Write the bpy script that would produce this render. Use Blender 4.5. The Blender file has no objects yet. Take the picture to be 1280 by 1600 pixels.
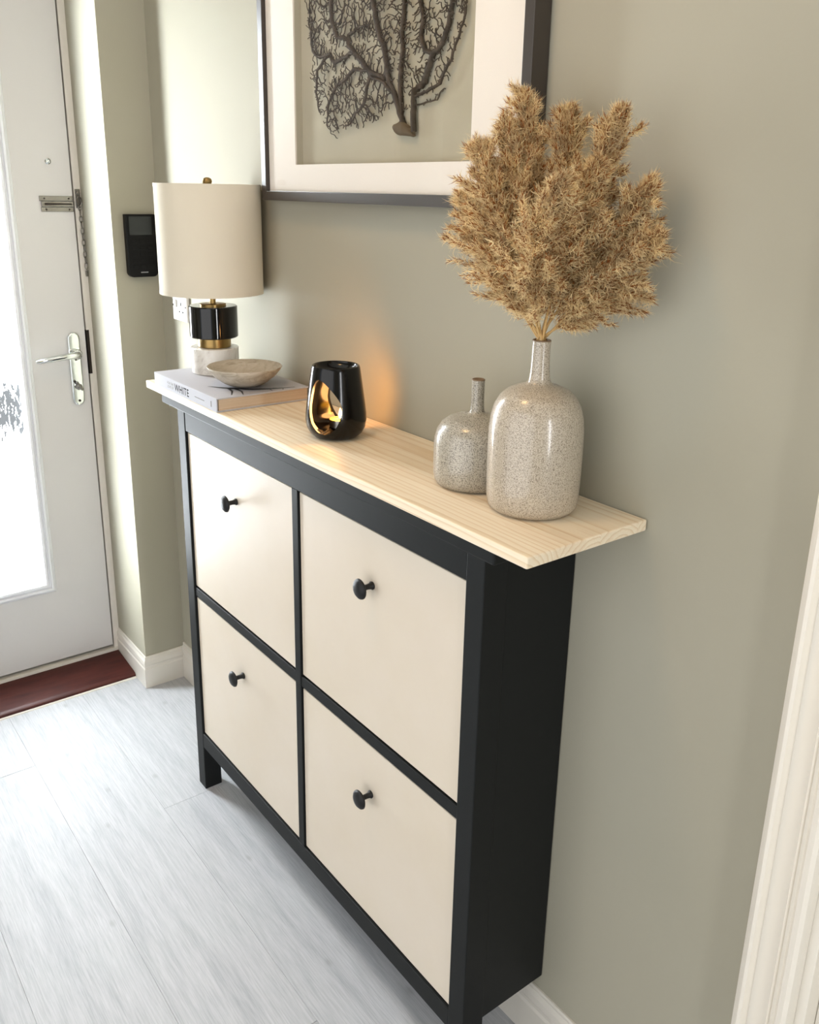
import bpy, bmesh, math, random
import numpy as np
from mathutils import Vector, Matrix
random.seed(7); rng = np.random.default_rng(11)
sc = bpy.context.scene
col = sc.collection
PI = math.pi

# ------------------------------------------------------------------ camera
def lin(c):
    return tuple(((v/255)/12.92 if v/255 <= .04045 else ((v/255+.055)/1.055)**2.4) for v in c)
CAM = Vector((1.2604, -0.8964, 1.3994)); YAW, PITCH, ROLL, FPX, PPY = .9144, -.2992, .0199, 1370.3, -79.6
fwd = Vector((-math.sin(YAW)*math.cos(PITCH), math.cos(YAW)*math.cos(PITCH), math.sin(PITCH)))
r0 = Vector((math.cos(YAW), math.sin(YAW), 0)); u0 = r0.cross(fwd)
rgt = math.cos(ROLL)*r0 + math.sin(ROLL)*u0; up = -math.sin(ROLL)*r0 + math.cos(ROLL)*u0
cd = bpy.data.cameras.new('camera'); cam = bpy.data.objects.new('camera', cd); col.objects.link(cam)
cam.matrix_world = Matrix(((rgt.x, up.x, -fwd.x, CAM.x), (rgt.y, up.y, -fwd.y, CAM.y), (rgt.z, up.z, -fwd.z, CAM.z), (0, 0, 0, 1)))
cd.sensor_fit = 'VERTICAL'; cd.sensor_height = 36; cd.lens = FPX/1600*36; cd.shift_y = PPY/1600
cd.clip_start = .02; cd.clip_end = 100
sc.camera = cam

# ------------------------------------------------------------------ light
sc.view_settings.view_transform = 'Standard'; sc.view_settings.look = 'None'
sc.view_settings.gamma = 1; sc.view_settings.use_curve_mapping = False
sc.view_settings.exposure = 1.36
w = bpy.data.worlds.new('world'); sc.world = w; w.use_nodes = True
w.node_tree.nodes['Background'].inputs[0].default_value = (.80, .88, 1.0, 1)
w.node_tree.nodes['Background'].inputs[1].default_value = .3
PANE_STRENGTH = 19.0        # daylight standing in the obscured door glass
def area(name, loc, target, sx, sy, power, color):
    l = bpy.data.lights.new(name, 'AREA'); l.shape = 'RECTANGLE'; l.size = sx; l.size_y = sy
    l.energy = power; l.color = color
    o = bpy.data.objects.new(name, l); col.objects.link(o); o.location = loc
    o.rotation_euler = (Vector(target)-Vector(loc)).to_track_quat('-Z', 'Y').to_euler()
    return o
area('hall_end_fill', (3.16, -.72, 1.30), (0, -.60, 1.25), .22, 1.6, 9, (.97, .98, 1))  # added unseen light from the right, for casing shadow and bottle highlight
area('archway_fill', (.75, -1.80, 1.10), (.70, 0, 1.0), 2.0, 1.9, 6.6, (1, .955, .90))  # added unseen fill light for the cabinet fronts and walls

# ------------------------------------------------------------------ materials
def newmat(name, base=(200, 200, 200), rough=.5, spec=.5, metal=0, coat=0, emit=None, es=0, raw=False):
    m = bpy.data.materials.new(name); m.use_nodes = True
    b = m.node_tree.nodes['Principled BSDF']
    b.inputs['Base Color'].default_value = (*(base if raw else lin(base)), 1)
    b.inputs['Roughness'].default_value = rough
    b.inputs['Specular IOR Level'].default_value = spec
    b.inputs['Metallic'].default_value = metal
    b.inputs['Coat Weight'].default_value = coat
    b.inputs['Coat Roughness'].default_value = .05
    if emit:
        b.inputs['Emission Color'].default_value = (*lin(emit), 1); b.inputs['Emission Strength'].default_value = es
    return m
class NT:
    def __init__(s, m): s.m = m; s.t = m.node_tree; s.b = s.t.nodes['Principled BSDF']
    def n(s, typ, **kw):
        x = s.t.nodes.new(typ)
        for k, v in kw.items(): setattr(x, k, v)
        return x
    def l(s, a, b): s.t.links.new(a, b)
    def coord(s, kind='Object', scale=(1, 1, 1), rnd=False):
        c = s.n('ShaderNodeTexCoord'); mp = s.n('ShaderNodeMapping'); s.l(c.outputs[kind], mp.inputs[0])
        mp.inputs['Scale'].default_value = scale
        if rnd:
            oi = s.n('ShaderNodeObjectInfo'); k = s.n('ShaderNodeMath', operation='MULTIPLY'); k.inputs[1].default_value = 37.
            s.l(oi.outputs['Random'], k.inputs[0]); s.l(k.outputs[0], mp.inputs['Location'])
        return mp.outputs[0]
    def noise(s, v, scale=5, detail=4, rough=.5, dist=0):
        x = s.n('ShaderNodeTexNoise'); s.l(v, x.inputs['Vector'])
        x.inputs['Scale'].default_value = scale; x.inputs['Detail'].default_value = detail
        x.inputs['Roughness'].default_value = rough; x.inputs['Distortion'].default_value = dist
        return x.outputs['Fac']
    def ramp(s, f, stops, interp='LINEAR'):
        x = s.n('ShaderNodeValToRGB'); s.l(f, x.inputs[0]); e = x.color_ramp.elements; x.color_ramp.interpolation = interp
        while len(e) < len(stops): e.new(.5)
        for i, (p_, c_) in enumerate(stops): e[i].position = p_; e[i].color = (*lin(c_), 1)
        return x.outputs[0]
    def mix(s, f, a, b, mode='MIX'):
        x = s.n('ShaderNodeMix', data_type='RGBA', blend_type=mode)
        if isinstance(f, (int, float)): x.inputs[0].default_value = f
        else: s.l(f, x.inputs[0])
        for i, v in ((6, a), (7, b)):
            if isinstance(v, tuple): x.inputs[i].default_value = (*lin(v), 1)
            else: s.l(v, x.inputs[i])
        return x.outputs[2]
    def math(s, op, a, b=None):
        x = s.n('ShaderNodeMath', operation=op)
        for i, v in ((0, a), (1, b)):
            if v is None: continue
            if isinstance(v, (int, float)): x.inputs[i].default_value = v
            else: s.l(v, x.inputs[i])
        return x.outputs[0]
    def base(s, c): s.l(c, s.b.inputs['Base Color'])
    def bump(s, h, strength=.2, dist=.002):
        x = s.n('ShaderNodeBump'); x.inputs['Strength'].default_value = strength; x.inputs['Distance'].default_value = dist
        s.l(h, x.inputs['Height']); s.l(x.outputs[0], s.b.inputs['Normal'])
MT = {}
# sage wall paint
m = MT['paint'] = newmat('sage_wall_paint', (184, 180, 162), .7, .25); t = NT(m)
v = t.coord('Object'); n1 = t.noise(v, 260, 3); t.bump(n1, .10, .0008)
t.base(t.ramp(t.noise(v, 1.5, 2), [(.3, (162, 158, 141)), (.7, (167, 163, 147))]))
MT['ceil'] = newmat('ceiling_paint', (238, 234, 226), .8, .2)
MT['trim'] = newmat('white_gloss_trim', (214, 209, 199), .32, .5)
MT['casing'] = newmat('ivory_gloss_casing', (236, 230, 218), .3, .5)
MT['doorwhite'] = newmat('white_door_foil', (206, 204, 202), .38, .45)
t = NT(MT['doorwhite']); v = t.coord('Object', (1, 60, 2)); t.bump(t.noise(v, 4, 4), .08, .0006)
MT['bead'] = newmat('white_glazing_bead', (226, 228, 232), .3, .5)
MT['rubber'] = newmat('black_rubber_seal', (18, 18, 18), .7, .2)
MT['dark'] = newmat('dark_void', (12, 12, 12), .9, .1)
MT['chrome'] = newmat('polished_chrome', (222, 226, 226), .08, .5, 1)
MT['satin'] = newmat('satin_steel', (132, 128, 122), .26, .5, 1)
MT['steeldark'] = newmat('dark_steel', (60, 54, 50), .4, .5, 1)
MT['brass'] = newmat('antique_brass', (150, 124, 78), .3, .5, 1)
MT['socket'] = newmat('white_socket_plastic', (208, 206, 203), .3, .5)
MT['keypad'] = newmat('black_keypad_plastic', (6, 6, 7), .5, .2)
MT['keypadbtn'] = newmat('black_rubber_button', (12, 12, 13), .6, .2)
MT['screen'] = newmat('dim_grey_screen', (34, 37, 38), .2, .4)
MT['greyprint'] = newmat('grey_print', (150, 150, 150), .6, .3)
# red sill
m = MT['sill'] = newmat('oxblood_painted_sill', (96, 34, 24), .45, .3); t = NT(m)
v = t.coord('Object', (8, 1.2, 8)); n1 = t.noise(v, 9, 5, .65)
t.base(t.ramp(n1, [(.25, (52, 17, 13)), (.55, (70, 27, 20)), (.72, (76, 32, 25)), (.9, (120, 72, 62))])); t.bump(n1, .08, .001)
# cabinet black
m = MT['black'] = newmat('charcoal_satin_paint', (22, 24, 24), .55, .2); t = NT(m)
t.bump(t.noise(t.coord('Object', (40, 40, 40)), 6, 3), .05, .0005)
MT['knob'] = newmat('black_knob', (17, 17, 18), .48, .35)
m = MT['beige'] = newmat('cream_beige_paint', (224, 211, 191), .5, .4); t = NT(m)
v = t.coord('Object', (1, 1, 1), True); t.base(t.ramp(t.noise(v, 5, 4, .6), [(.3, (209, 197, 178)), (.7, (213, 202, 186))]))
t.bump(t.noise(v, 120, 3), .06, .0006)
# pine board : rings round a pith that differs for each glued stave
m = MT['pine'] = newmat('pale_pine', (236, 216, 182), .5, .35); t = NT(m)
v = t.coord('Object'); sp = t.n('ShaderNodeSeparateXYZ'); t.l(v, sp.inputs[0])
stave = t.math('FLOOR', t.math('DIVIDE', t.math('ADD', sp.outputs[1], 1.0), .0727))
wn = t.n('ShaderNodeTexWhiteNoise', noise_dimensions='1D'); t.l(stave, wn.inputs['W'])
yl = t.math('SUBTRACT', t.math('FRACT', t.math('DIVIDE', t.math('ADD', sp.outputs[1], 1.0), .0727)), t.math('MULTIPLY', wn.outputs['Value'], 1.0))
yy = t.math('MULTIPLY', yl, .0727)
zz = t.math('ADD', sp.outputs[2], t.math('ADD', .010, t.math('MULTIPLY', wn.outputs['Value'], .02)))
lowv = t.n('ShaderNodeMapping'); t.l(v, lowv.inputs[0]); lowv.inputs['Scale'].default_value = (1.6, 14, 14)
wob = t.math('MULTIPLY', t.math('SUBTRACT', t.noise(lowv.outputs[0], 1.3, 3, .5), .5), .026)
rad = t.math('ADD', t.math('SQRT', t.math('ADD', t.math('MULTIPLY', yy, yy), t.math('MULTIPLY', zz, zz))), wob)
ring = t.math('FRACT', t.math('DIVIDE', rad, .0085))
fib = t.n('ShaderNodeMapping'); t.l(v, fib.inputs[0]); fib.inputs['Scale'].default_value = (5, 260, 260)
fn = t.noise(fib.outputs[0], 2, 4, .6)
c1 = t.ramp(ring, [(0, (240, 226, 202)), (.55, (238, 222, 196)), (.84, (224, 200, 164)), (.94, (214, 188, 150)), (1, (240, 226, 202))])
c2 = t.mix(.32, c1, t.ramp(fn, [(.3, (222, 202, 170)), (.7, (246, 234, 212))]))
sv = t.n('ShaderNodeMapping'); t.l(v, sv.inputs[0]); sv.inputs['Scale'].default_value = (.9, 9, 9)
c3 = t.mix(t.math('MULTIPLY', t.math('GREATER_THAN', t.noise(sv.outputs[0], 2.2, 3), .60), .12), c2, (200, 160, 112))
t.base(c3); t.bump(fn, .08, .0005)
# floor plank
m = MT['plank'] = newmat('whitewashed_oak', (214, 214, 214), .55, .35); t = NT(m)
v = t.coord('Object', (1, 1, 1), True)
g1 = t.n('ShaderNodeMapping'); t.l(v, g1.inputs[0]); g1.inputs['Scale'].default_value = (1.3, 13, 1)
gA = t.noise(g1.outputs[0], 2.4, 5, .6, .8)
g2 = t.n('ShaderNodeMapping'); t.l(v, g2.inputs[0]); g2.inputs['Scale'].default_value = (6, 150, 1)
gB = t.noise(g2.outputs[0], 2.5, 4, .65, .3)
g3 = t.n('ShaderNodeMapping'); t.l(v, g3.inputs[0]); g3.inputs['Scale'].default_value = (1, 5.5, 1)
vk = t.n('ShaderNodeTexVoronoi', voronoi_dimensions='2D'); gk = t.n('ShaderNodeMapping'); t.l(v, gk.inputs[0]); gk.inputs['Scale'].default_value = (3.1, 5.5, 1)
t.l(gk.outputs[0], vk.inputs['Vector']); vk.inputs['Scale'].default_value = .8
knot = t.ramp(t.math('ADD', vk.outputs['Distance'], t.math('MULTIPLY', gB, .02)), [(.018, (255, 255, 255)), (.045, (0, 0, 0))])
cA = t.ramp(gA, [(.25, (154, 157, 161)), (.5, (176, 178, 181)), (.75, (188, 190, 193))])
cB = t.mix(.34, cA, t.ramp(gB, [(.3, (130, 133, 138)), (.62, (194, 195, 198))]))
t.base(t.mix(t.math('MULTIPLY', knot, .32), cB, (128, 126, 124)))
t.bump(gB, .10, .0006)
# speckled stoneware
def stoneware(name, light, dark, sc_=760):
    m = newmat(name, light, .30, .5, 0, .55); t = NT(m); v = t.coord('Object')
    a = t.noise(v, sc_*1.0, 3, .7); b_ = t.noise(v, 14, 3)
    c = t.ramp(a, [(.36, dark), (.50, light), (.7, tuple(min(255, x+22) for x in light))])
    t.base(t.mix(t.ramp(b_, [(.4, (0, 0, 0)), (.7, (90, 90, 90))]), c, tuple(int(x*.9) for x in light)))
    m.node_tree.nodes['Principled BSDF'].inputs['Coat Roughness'].default_value = .12
    t.bump(a, .06, .0004); return m
MT['stone_big'] = stoneware('oat_speckled_glaze', (184, 173, 155), (100, 86, 70))
MT['stone_small'] = stoneware('grey_speckled_glaze', (172, 166, 152), (70, 65, 58), 640)
MT['rimbrown'] = newmat('bare_clay_rim', (128, 106, 82), .5, .3)
# burner
MT['glaze'] = newmat('black_glaze', (5, 4, 4), .16, .3, 0, .15)
NT(MT['glaze']).b.inputs['Coat Roughness'].default_value = .08
MT['alu'] = newmat('tealight_cup', (200, 196, 188), .3, .5, 1)
m = MT['wax'] = newmat('candlelit_wax', (250, 214, 90), .3, .5, emit=(255, 205, 40), es=1.2)  # emission stands in for flame light inside the wax
MT['flame'] = newmat('flame', (255, 220, 150), .5, 0, emit=(255, 186, 92), es=26)
# lamp
m = MT['shade'] = newmat('cream_linen_shade', (212, 205, 188), .85, .15); t = NT(m)
v = t.coord('Object', (1, 1, 1)); t.bump(t.noise(v, 420, 2), .12, .0006)
MT['marbleblack'] = newmat('polished_black_marble', (8, 8, 8), .07, .4, 0, .15)
m = MT['marble'] = newmat('white_marble', (226, 222, 214), .25, .5, 0, .2); t = NT(m)
v = t.coord('Object'); a = t.noise(v, 14, 5, .6, 2.2)
t.base(t.ramp(a, [(.35, (222, 220, 214)), (.5, (214, 210, 203)), (.56, (196, 191, 184)), (.62, (216, 213, 206))]))
m = MT['bowl'] = newmat('honed_travertine', (176, 164, 146), .5, .4); t = NT(m)
v = t.coord('Object', (1, 1, 2.4)); a = t.noise(v, 26, 6, .65, 1.2)
t.base(t.ramp(a, [(.3, (138, 126, 110)), (.45, (176, 165, 147)), (.6, (190, 180, 164)), (.72, (160, 146, 128))])); t.bump(a, .1, .0008)
# book
MT['cover'] = newmat('white_book_cover', (178, 178, 184), .6, .15)
m = MT['pages'] = newmat('cream_page_block', (206, 186, 160), .8, .2); t = NT(m)
v = t.coord('Object', (.4, .4, 900)); a = t.noise(v, 1.5, 2)
t.base(t.ramp(a, [(.35, (176, 152, 126)), (.65, (220, 202, 178))])); t.bump(a, .3, .0006)
MT['ink'] = newmat('grey_ink', (44, 43, 41), .8, .05)
MT['paleink'] = newmat('pale_grey_ink', (120, 116, 108), .6, .3)
MT['coverink'] = newmat('cover_art_grey', (46, 45, 47), .4, .4)
# picture
MT['frame'] = newmat('black_metal_frame', (56, 49, 43), .36, .6)
MT['mat'] = newmat('ivory_mount_board', (236, 230, 221), .8, .2)
m = MT['linen'] = newmat('sage_backing_card', (186, 181, 154), .85, .15); t = NT(m)
v = t.coord('Object'); t.base(t.ramp(t.noise(v, 5, 4), [(.3, (172, 166, 146)), (.7, (186, 180, 160))]))
m = MT['twig'] = newmat('dried_coral_brown', (66, 56, 46), .8, .2); t = NT(m)
t.base(t.ramp(t.noise(t.coord('Object'), 60, 3), [(.3, (48, 41, 35)), (.7, (84, 72, 60))]))
MT['stub'] = newmat('driftwood_base', (98, 84, 64), .8, .2)
m = MT['glass'] = bpy.data.materials.new('clear_picture_glass'); m.use_nodes = True
nt = m.node_tree; nt.nodes.remove(nt.nodes['Principled BSDF'])
tr = nt.nodes.new('ShaderNodeBsdfTransparent'); gl = nt.nodes.new('ShaderNodeBsdfGlossy'); gl.inputs['Roughness'].default_value = .02
lw = nt.nodes.new('ShaderNodeLayerWeight'); lw.inputs[0].default_value = .5; mx = nt.nodes.new('ShaderNodeMixShader')
pw5 = nt.nodes.new('ShaderNodeMath'); pw5.operation = 'POWER'; pw5.inputs[1].default_value = 5; nt.links.new(lw.outputs['Facing'], pw5.inputs[0])
ml5 = nt.nodes.new('ShaderNodeMath'); ml5.operation = 'MULTIPLY_ADD'; ml5.inputs[1].default_value = .8; ml5.inputs[2].default_value = .03; nt.links.new(pw5.outputs[0], ml5.inputs[0])
nt.links.new(ml5.outputs[0], mx.inputs[0]); nt.links.new(tr.outputs[0], mx.inputs[1]); nt.links.new(gl.outputs[0], mx.inputs[2])
nt.links.new(mx.outputs[0], nt.nodes['Material Output'].inputs[0])
# pampas
def fibre(name, c, tw):
    m = newmat(name, c, .75, .15); t = NT(m)
    tl = t.n('ShaderNodeBsdfTranslucent'); mxs = t.n('ShaderNodeMixShader'); mxs.inputs[0].default_value = tw
    oi = t.coord('Object'); cc = t.ramp(t.noise(oi, 45, 3), [(.3, tuple(int(x*.86) for x in c)), (.7, tuple(min(255, int(x*1.08)) for x in c))])
    t.base(cc); t.l(cc, tl.inputs[0])
    t.l(t.b.outputs[0], mxs.inputs[1]); t.l(tl.outputs[0], mxs.inputs[2]); t.l(mxs.outputs[0], t.t.nodes['Material Output'].inputs[0])
    return m
MT['fluff'] = fibre('pale_straw_fluff', (245, 216, 168), .32)
MT['seed'] = fibre('brown_seed_husk', (150, 94, 46), .25)
MT['straw'] = newmat('dry_straw_stem', (196, 160, 104), .6, .3)
# obscured door glass lit by the daylight behind it
m = MT['pane'] = newmat('obscured_glass', (40, 42, 44), .25, .5); t = NT(m)
v = t.coord('Object', (1, 1, 1)); rp = t.n('ShaderNodeMapping'); t.l(v, rp.inputs[0]); rp.inputs['Scale'].default_value = (1, 75, 17)
rip = t.noise(rp.outputs[0], 1.6, 4, .7, .6)
sp = t.n('ShaderNodeSeparateXYZ'); t.l(v, sp.inputs[0])
b1 = t.n('ShaderNodeMapRange', interpolation_type='SMOOTHSTEP'); t.l(sp.outputs[2], b1.inputs[0])
b1.inputs[1].default_value = .60; b1.inputs[2].default_value = .76
b2 = t.n('ShaderNodeMapRange', interpolation_type='SMOOTHSTEP'); t.l(sp.outputs[2], b2.inputs[0])
b2.inputs[1].default_value = .80; b2.inputs[2].default_value = .90; b2.inputs[3].default_value = 1; b2.inputs[4].default_value = 0
hedge = t.math('MULTIPLY', b1.outputs[0], b2.outputs[0])
dk = t.ramp(t.math('ADD', rip, t.math('MULTIPLY', t.math('SUBTRACT', hedge, 1.0), .30)), [(.40, (0, 0, 0)), (.44, (255, 255, 255))])
st = t.math('MULTIPLY', t.math('SUBTRACT', 1.0, t.math('MULTIPLY', dk, .992)), PANE_STRENGTH)
t.b.inputs['Emission Color'].default_value = (.90, .96, 1.0, 1); t.l(st, t.b.inputs['Emission Strength'])
t.bump(rip, .3, .002)

# ------------------------------------------------------------------ mesh helpers
class MB:
    def __init__(s): s.v = []; s.f = []
    def add(s, vs, fs):
        o = len(s.v); s.v += [tuple(q) for q in vs]; s.f += [tuple(i+o for i in q) for q in fs]; return s
    def box(s, x0, x1, y0, y1, z0, z1):
        return s.add([(x0, y0, z0), (x1, y0, z0), (x1, y1, z0), (x0, y1, z0), (x0, y0, z1), (x1, y0, z1), (x1, y1, z1), (x0, y1, z1)],
                     [(0, 3, 2, 1), (4, 5, 6, 7), (0, 1, 5, 4), (1, 2, 6, 5), (2, 3, 7, 6), (3, 0, 4, 7)])
    def lathe(s, prof, n=48, c=(0, 0, 0), axis='Z'):
        """prof: (r, h) pairs; axis Z up, axis Y: h runs along -y"""
        vs = []; fs = []; idx = []
        for r_, h in prof:
            if r_ < 1e-6: idx.append([len(vs)]); vs.append((0, 0, h))
            else:
                idx.append(list(range(len(vs), len(vs)+n)))
                vs += [(r_*math.cos(2*PI*i/n), r_*math.sin(2*PI*i/n), h) for i in range(n)]
        for a, b in zip(idx, idx[1:]):
            for i in range(n):
                j = (i+1) % n
                if len(a) == 1 and len(b) == 1: continue
                if len(a) == 1: fs.append((a[0], b[j], b[i]))
                elif len(b) == 1: fs.append((a[i], a[j], b[0]))
                else: fs.append((a[i], a[j], b[j], b[i]))
        if axis == 'Y': vs = [(x, -z, y) for x, y, z in vs]
        if axis == 'X': vs = [(z, x, y) for x, y, z in vs]
        return s.add([(x+c[0], y+c[1], z+c[2]) for x, y, z in vs], fs)
    def tube(s, pts, rad, n=8, cap=True, closed=False):
        P = [Vector(q) for q in pts]; N = len(P); R = [float(q) for q in rad] if isinstance(rad, (list, tuple)) else [rad]*N
        vs = []; fs = []; prev = None
        for i in range(N):
            a = P[(i-1) % N] if (closed or i > 0) else P[i]; b = P[(i+1) % N] if (closed or i < N-1) else P[i]
            tg = (b-a).normalized()
            if prev is None: nn = tg.orthogonal().normalized()
            else:
                nn = (prev-tg*prev.dot(tg))
                nn = nn.normalized() if nn.length > 1e-6 else tg.orthogonal().normalized()
            prev = nn; bb = tg.cross(nn)
            vs += [P[i]+float(R[i])*(nn*math.cos(2*PI*k/n)+bb*math.sin(2*PI*k/n)) for k in range(n)]
        for i in range(N if closed else N-1):
            j = (i+1) % N
            for k in range(n):
                l = (k+1) % n; fs.append((i*n+k, i*n+l, j*n+l, j*n+k))
        if cap and not closed: fs += [tuple(range(n-1, -1, -1)), tuple((N-1)*n+k for k in range(n))]
        return s.add(vs, fs)
    def prism(s, poly, plane, a0, a1):
        """poly: 2-D outline, extruded from a0 to a1 along the axis left out of plane ('yz','xz','xy')"""
        n = len(poly)
        def P(q, a): return {'yz': (a, q[0], q[1]), 'xz': (q[0], a, q[1]), 'xy': (q[0], q[1], a)}[plane]
        vs = [P(q, a0) for q in poly]+[P(q, a1) for q in poly]
        fs = [tuple(range(n)), tuple(range(2*n-1, n-1, -1))]+[(i, i+n, (i+1) % n+n, (i+1) % n) for i in range(n)]
        return s.add(vs, fs)
    def mesh(s, name, recalc=True):
        me = bpy.data.meshes.new(name); me.from_pydata(s.v, [], s.f)
        if recalc:
            bm = bmesh.new(); bm.from_mesh(me); bmesh.ops.recalc_face_normals(bm, faces=bm.faces); bm.to_mesh(me); bm.free()
        return me
def link(name, me, mat, parent=None, loc=(0, 0, 0), bevel=0, smooth=None, seg=2):
    o = bpy.data.objects.new(name, me); col.objects.link(o)
    if mat is not None: me.materials.clear(); me.materials.append(MT[mat] if isinstance(mat, str) else mat)
    o.parent = parent; o.location = loc
    if smooth is not None:
        me.shade_smooth(); me.set_sharp_from_angle(angle=math.radians(smooth))
    if bevel:
        b = o.modifiers.new('bevel', 'BEVEL'); b.width = bevel; b.segments = seg; b.limit_method = 'ANGLE'; b.angle_limit = math.radians(40)
        b.harden_normals = False
    return o
def tag(o, label=None, cat=None, group=None, kind=None):
    if label: o['label'] = label
    if cat: o['category'] = cat
    if group: o['group'] = group
    if kind: o['kind'] = kind
    return o
def empty(name, loc): 
    o = bpy.data.objects.new(name, None); col.objects.link(o); o.location = loc; o.empty_display_size = .05; return o
def bpart(name, b, mat, root, bevel=0, smooth=None, o=(0, 0, 0), recalc=True, seg=2):
    """world-space builder -> mesh local to the root (roots are never rotated); o is the root's world location"""
    if any(o): b.v = [(x-o[0], y-o[1], z-o[2]) for x, y, z in b.v]
    return link(name, b.mesh(name, recalc), mat, root, (0, 0, 0), bevel, smooth, seg)
def struct(name, b, mat, label, cat, parent=None, **k):
    o = link(name, b.mesh(name), mat, parent, **k); tag(o, label, cat, kind='structure'); return o
def ray(px, py):
    return (rgt*(px-640) - up*(py-800-PPY) + fwd*FPX).normalized()
def at_y(px, py, y):      # where the sight line of a measured point meets the vertical plane y
    d = ray(px, py); return CAM + d*((y-CAM.y)/d.y)

# ------------------------------------------------------------------ setting
PX, PY = -.9807, -.1182            # pier: face x, corner y
DX = -1.2                          # face of the front door
HW = -1.42                         # opposite wall of the hall
floor = struct('floor', MB().box(-1.06, 3.2, HW, .9, -.05, -.008), 'dark', 'whitewashed oak plank floor of the hallway', 'floor')
# planks: rows 0.198 wide running along the hall
PW, PL, g = .198, 1.29, .0001
edges = [.109-.198*k for k in range(9)]
starts = {1: -.4485, 2: .235, 3: -.79, 4: .42, 5: -.62, 6: -1.1, 7: -.9, 0: -.7}
full = None; GB = .0005
def plank_mesh(lx, ly):
    b = MB().box(g, lx-g, -ly+g, -g, -.008, 0); me = b.mesh('plank')
    bm = bmesh.new(); bm.from_mesh(me)
    ed = [e for e in bm.edges if all(abs(vv.co.z) < 1e-6 for vv in e.verts)]
    bmesh.ops.bevel(bm, geom=ed, offset=GB, segments=1, affect='EDGES'); bm.to_mesh(me); bm.free()
    me.materials.append(MT['plank']); return me
cache = {}
for k in range(8):
    y1, y0 = edges[k], max(edges[k+1], HW)
    y1 = min(y1, 0.9)
    x = starts[k]
    while x > -1.0525: x -= PL
    while x < 3.15:
        xa, xb = max(x, -1.0525), min(x+PL, 3.15)
        if xb-xa > .03 and y1-y0 > .01:
            key = (round(xb-xa, 3), round(y1-y0, 3))
            if key not in cache: cache[key] = plank_mesh(*key)
            o = bpy.data.objects.new('plank', cache[key]); col.objects.link(o); o.parent = floor; o.location = (xa, y1, 0)
        x += PL
struct('blocking_door', MB().box(.9105, 1.66, .05, .09, .005, 2.04), 'trim', 'unseen white door leaf added to block light beside the casing', 'door')  # unseen leaf added to block light coming through the doorway
wb = MB().box(PX, .845, 0, .12, 0, 2.42).box(.845, 1.66, 0, .12, 2.04, 2.42).box(1.66, 3.2, 0, .12, 0, 2.42)
struct('wall_back', wb, 'paint', 'sage painted wall behind the shoe cabinet', 'wall')
wl = MB().box(-1.40, PX, PY, .12, 0, 2.42).box(-1.40, PX, HW, -.985, 0, 2.42).box(-1.40, PX, -.985, PY, 2.06, 2.42)
struct('wall_left', wl, 'paint', 'sage painted pier and wall around the front door', 'wall')
struct('wall_front', MB().box(-1.40, -.40, HW-.1, HW, 0, 2.42).box(1.70, 3.2, HW-.1, HW, 0, 2.42).box(-.40, 1.70, HW-.1, HW, 2.04, 2.42), 'paint', 'sage painted wall across the hallway', 'wall')  # wide opening added to let the fill light through
struct('ceiling', MB().box(-1.40, 3.2, HW, .12, 2.42, 2.5), 'ceil', 'white painted hallway ceiling', 'ceiling')
wr = MB().box(3.1, 3.2, HW, -.88, 0, 2.42).box(3.1, 3.2, -.56, 0, 0, 2.42).box(3.1, 3.2, -.88, -.56, 0, .45).box(3.1, 3.2, -.88, -.56, 2.15, 2.42)  # narrow gap added to pass the hall-end fill light
struct('wall_right', wr, 'paint', 'sage painted end wall with an opening added for the fill light', 'wall')
struct('fill_window', MB().box(3.09, 3.15, -.88, -.84, .45, 2.15).box(3.09, 3.15, -.60, -.56, .45, 2.15).box(3.09, 3.15, -.84, -.60, .45, .48).box(3.09, 3.15, -.84, -.60, 2.12, 2.15),
       'trim', 'unseen white window frame added around the hall-end fill light', 'window')  # unseen frame added to carry the hall-end fill light

# skirting boards with a moulded top
def skirt_prof(t, h): return [(0, 0), (t, 0), (t, h*.60), (t*.72, h*.64), (t*.72, h*.70), (t*.95, h*.74), (t*.85, h*.86), (t*.45, h*.93), (t*.5, h*.97), (t*.3, h), (0, h)]
b = MB(); b.prism([(-q[0], q[1]) for q in skirt_prof(.010, .1106)], 'yz', PX+.002, .829)
struct('baseboard_back', b, 'trim', 'white moulded skirting board along the sage wall', 'baseboard')
pr = skirt_prof(.008, .098)
b = MB()                                   # pier: along the reveal, mitred, then along the pier face
rings = [[(-1.199, PY-d, z) for d, z in pr], [(PX+d, PY-d, z) for d, z in pr], [(PX+d, -.0005, z) for d, z in pr]]
n = len(pr); b.v = [q for r_ in rings for q in r_]
for k in range(2):
    for i in range(n): b.f.append((k*n+i, k*n+(i+1) % n, (k+1)*n+(i+1) % n, (k+1)*n+i))
b.f += [tuple(range(n)), tuple(range(2*n, 3*n))]
struct('baseboard_left', b, 'trim', 'white moulded skirting board wrapping the pier beside the front door', 'baseboard')

# door casing at the right edge
AX = .8275
prof = [(AX, 0), (AX, -.014), (AX+.004, -.017), (AX+.0085, -.019), (AX+.013, -.0185), (AX+.0150, -.0130), (AX+.0165, -.0085), (AX+.021, -.0075), (AX+.030, -.0095),
        (AX+.040, -.0150), (AX+.0445, -.0180), (AX+.0465, -.0130), (AX+.050, -.0110), (AX+.056, -.0185), (AX+.063, -.0195), (AX+.068, -.0175), (AX+.070, -.013), (AX+.070, 0)]
trim = struct('trim_1', MB().prism(prof, 'xy', 0, 2.12), 'casing', 'white moulded door casing at the right edge', 'trim', smooth=28)
bpart('jamb', MB().box(AX+.062, AX+.082, .0005, .12, 0, 2.06), 'casing', trim, .001)
bpart('door_stop', MB().box(AX+.0825, AX+.095, .03, .075, 0, 2.05), 'casing', trim, .001)

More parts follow.
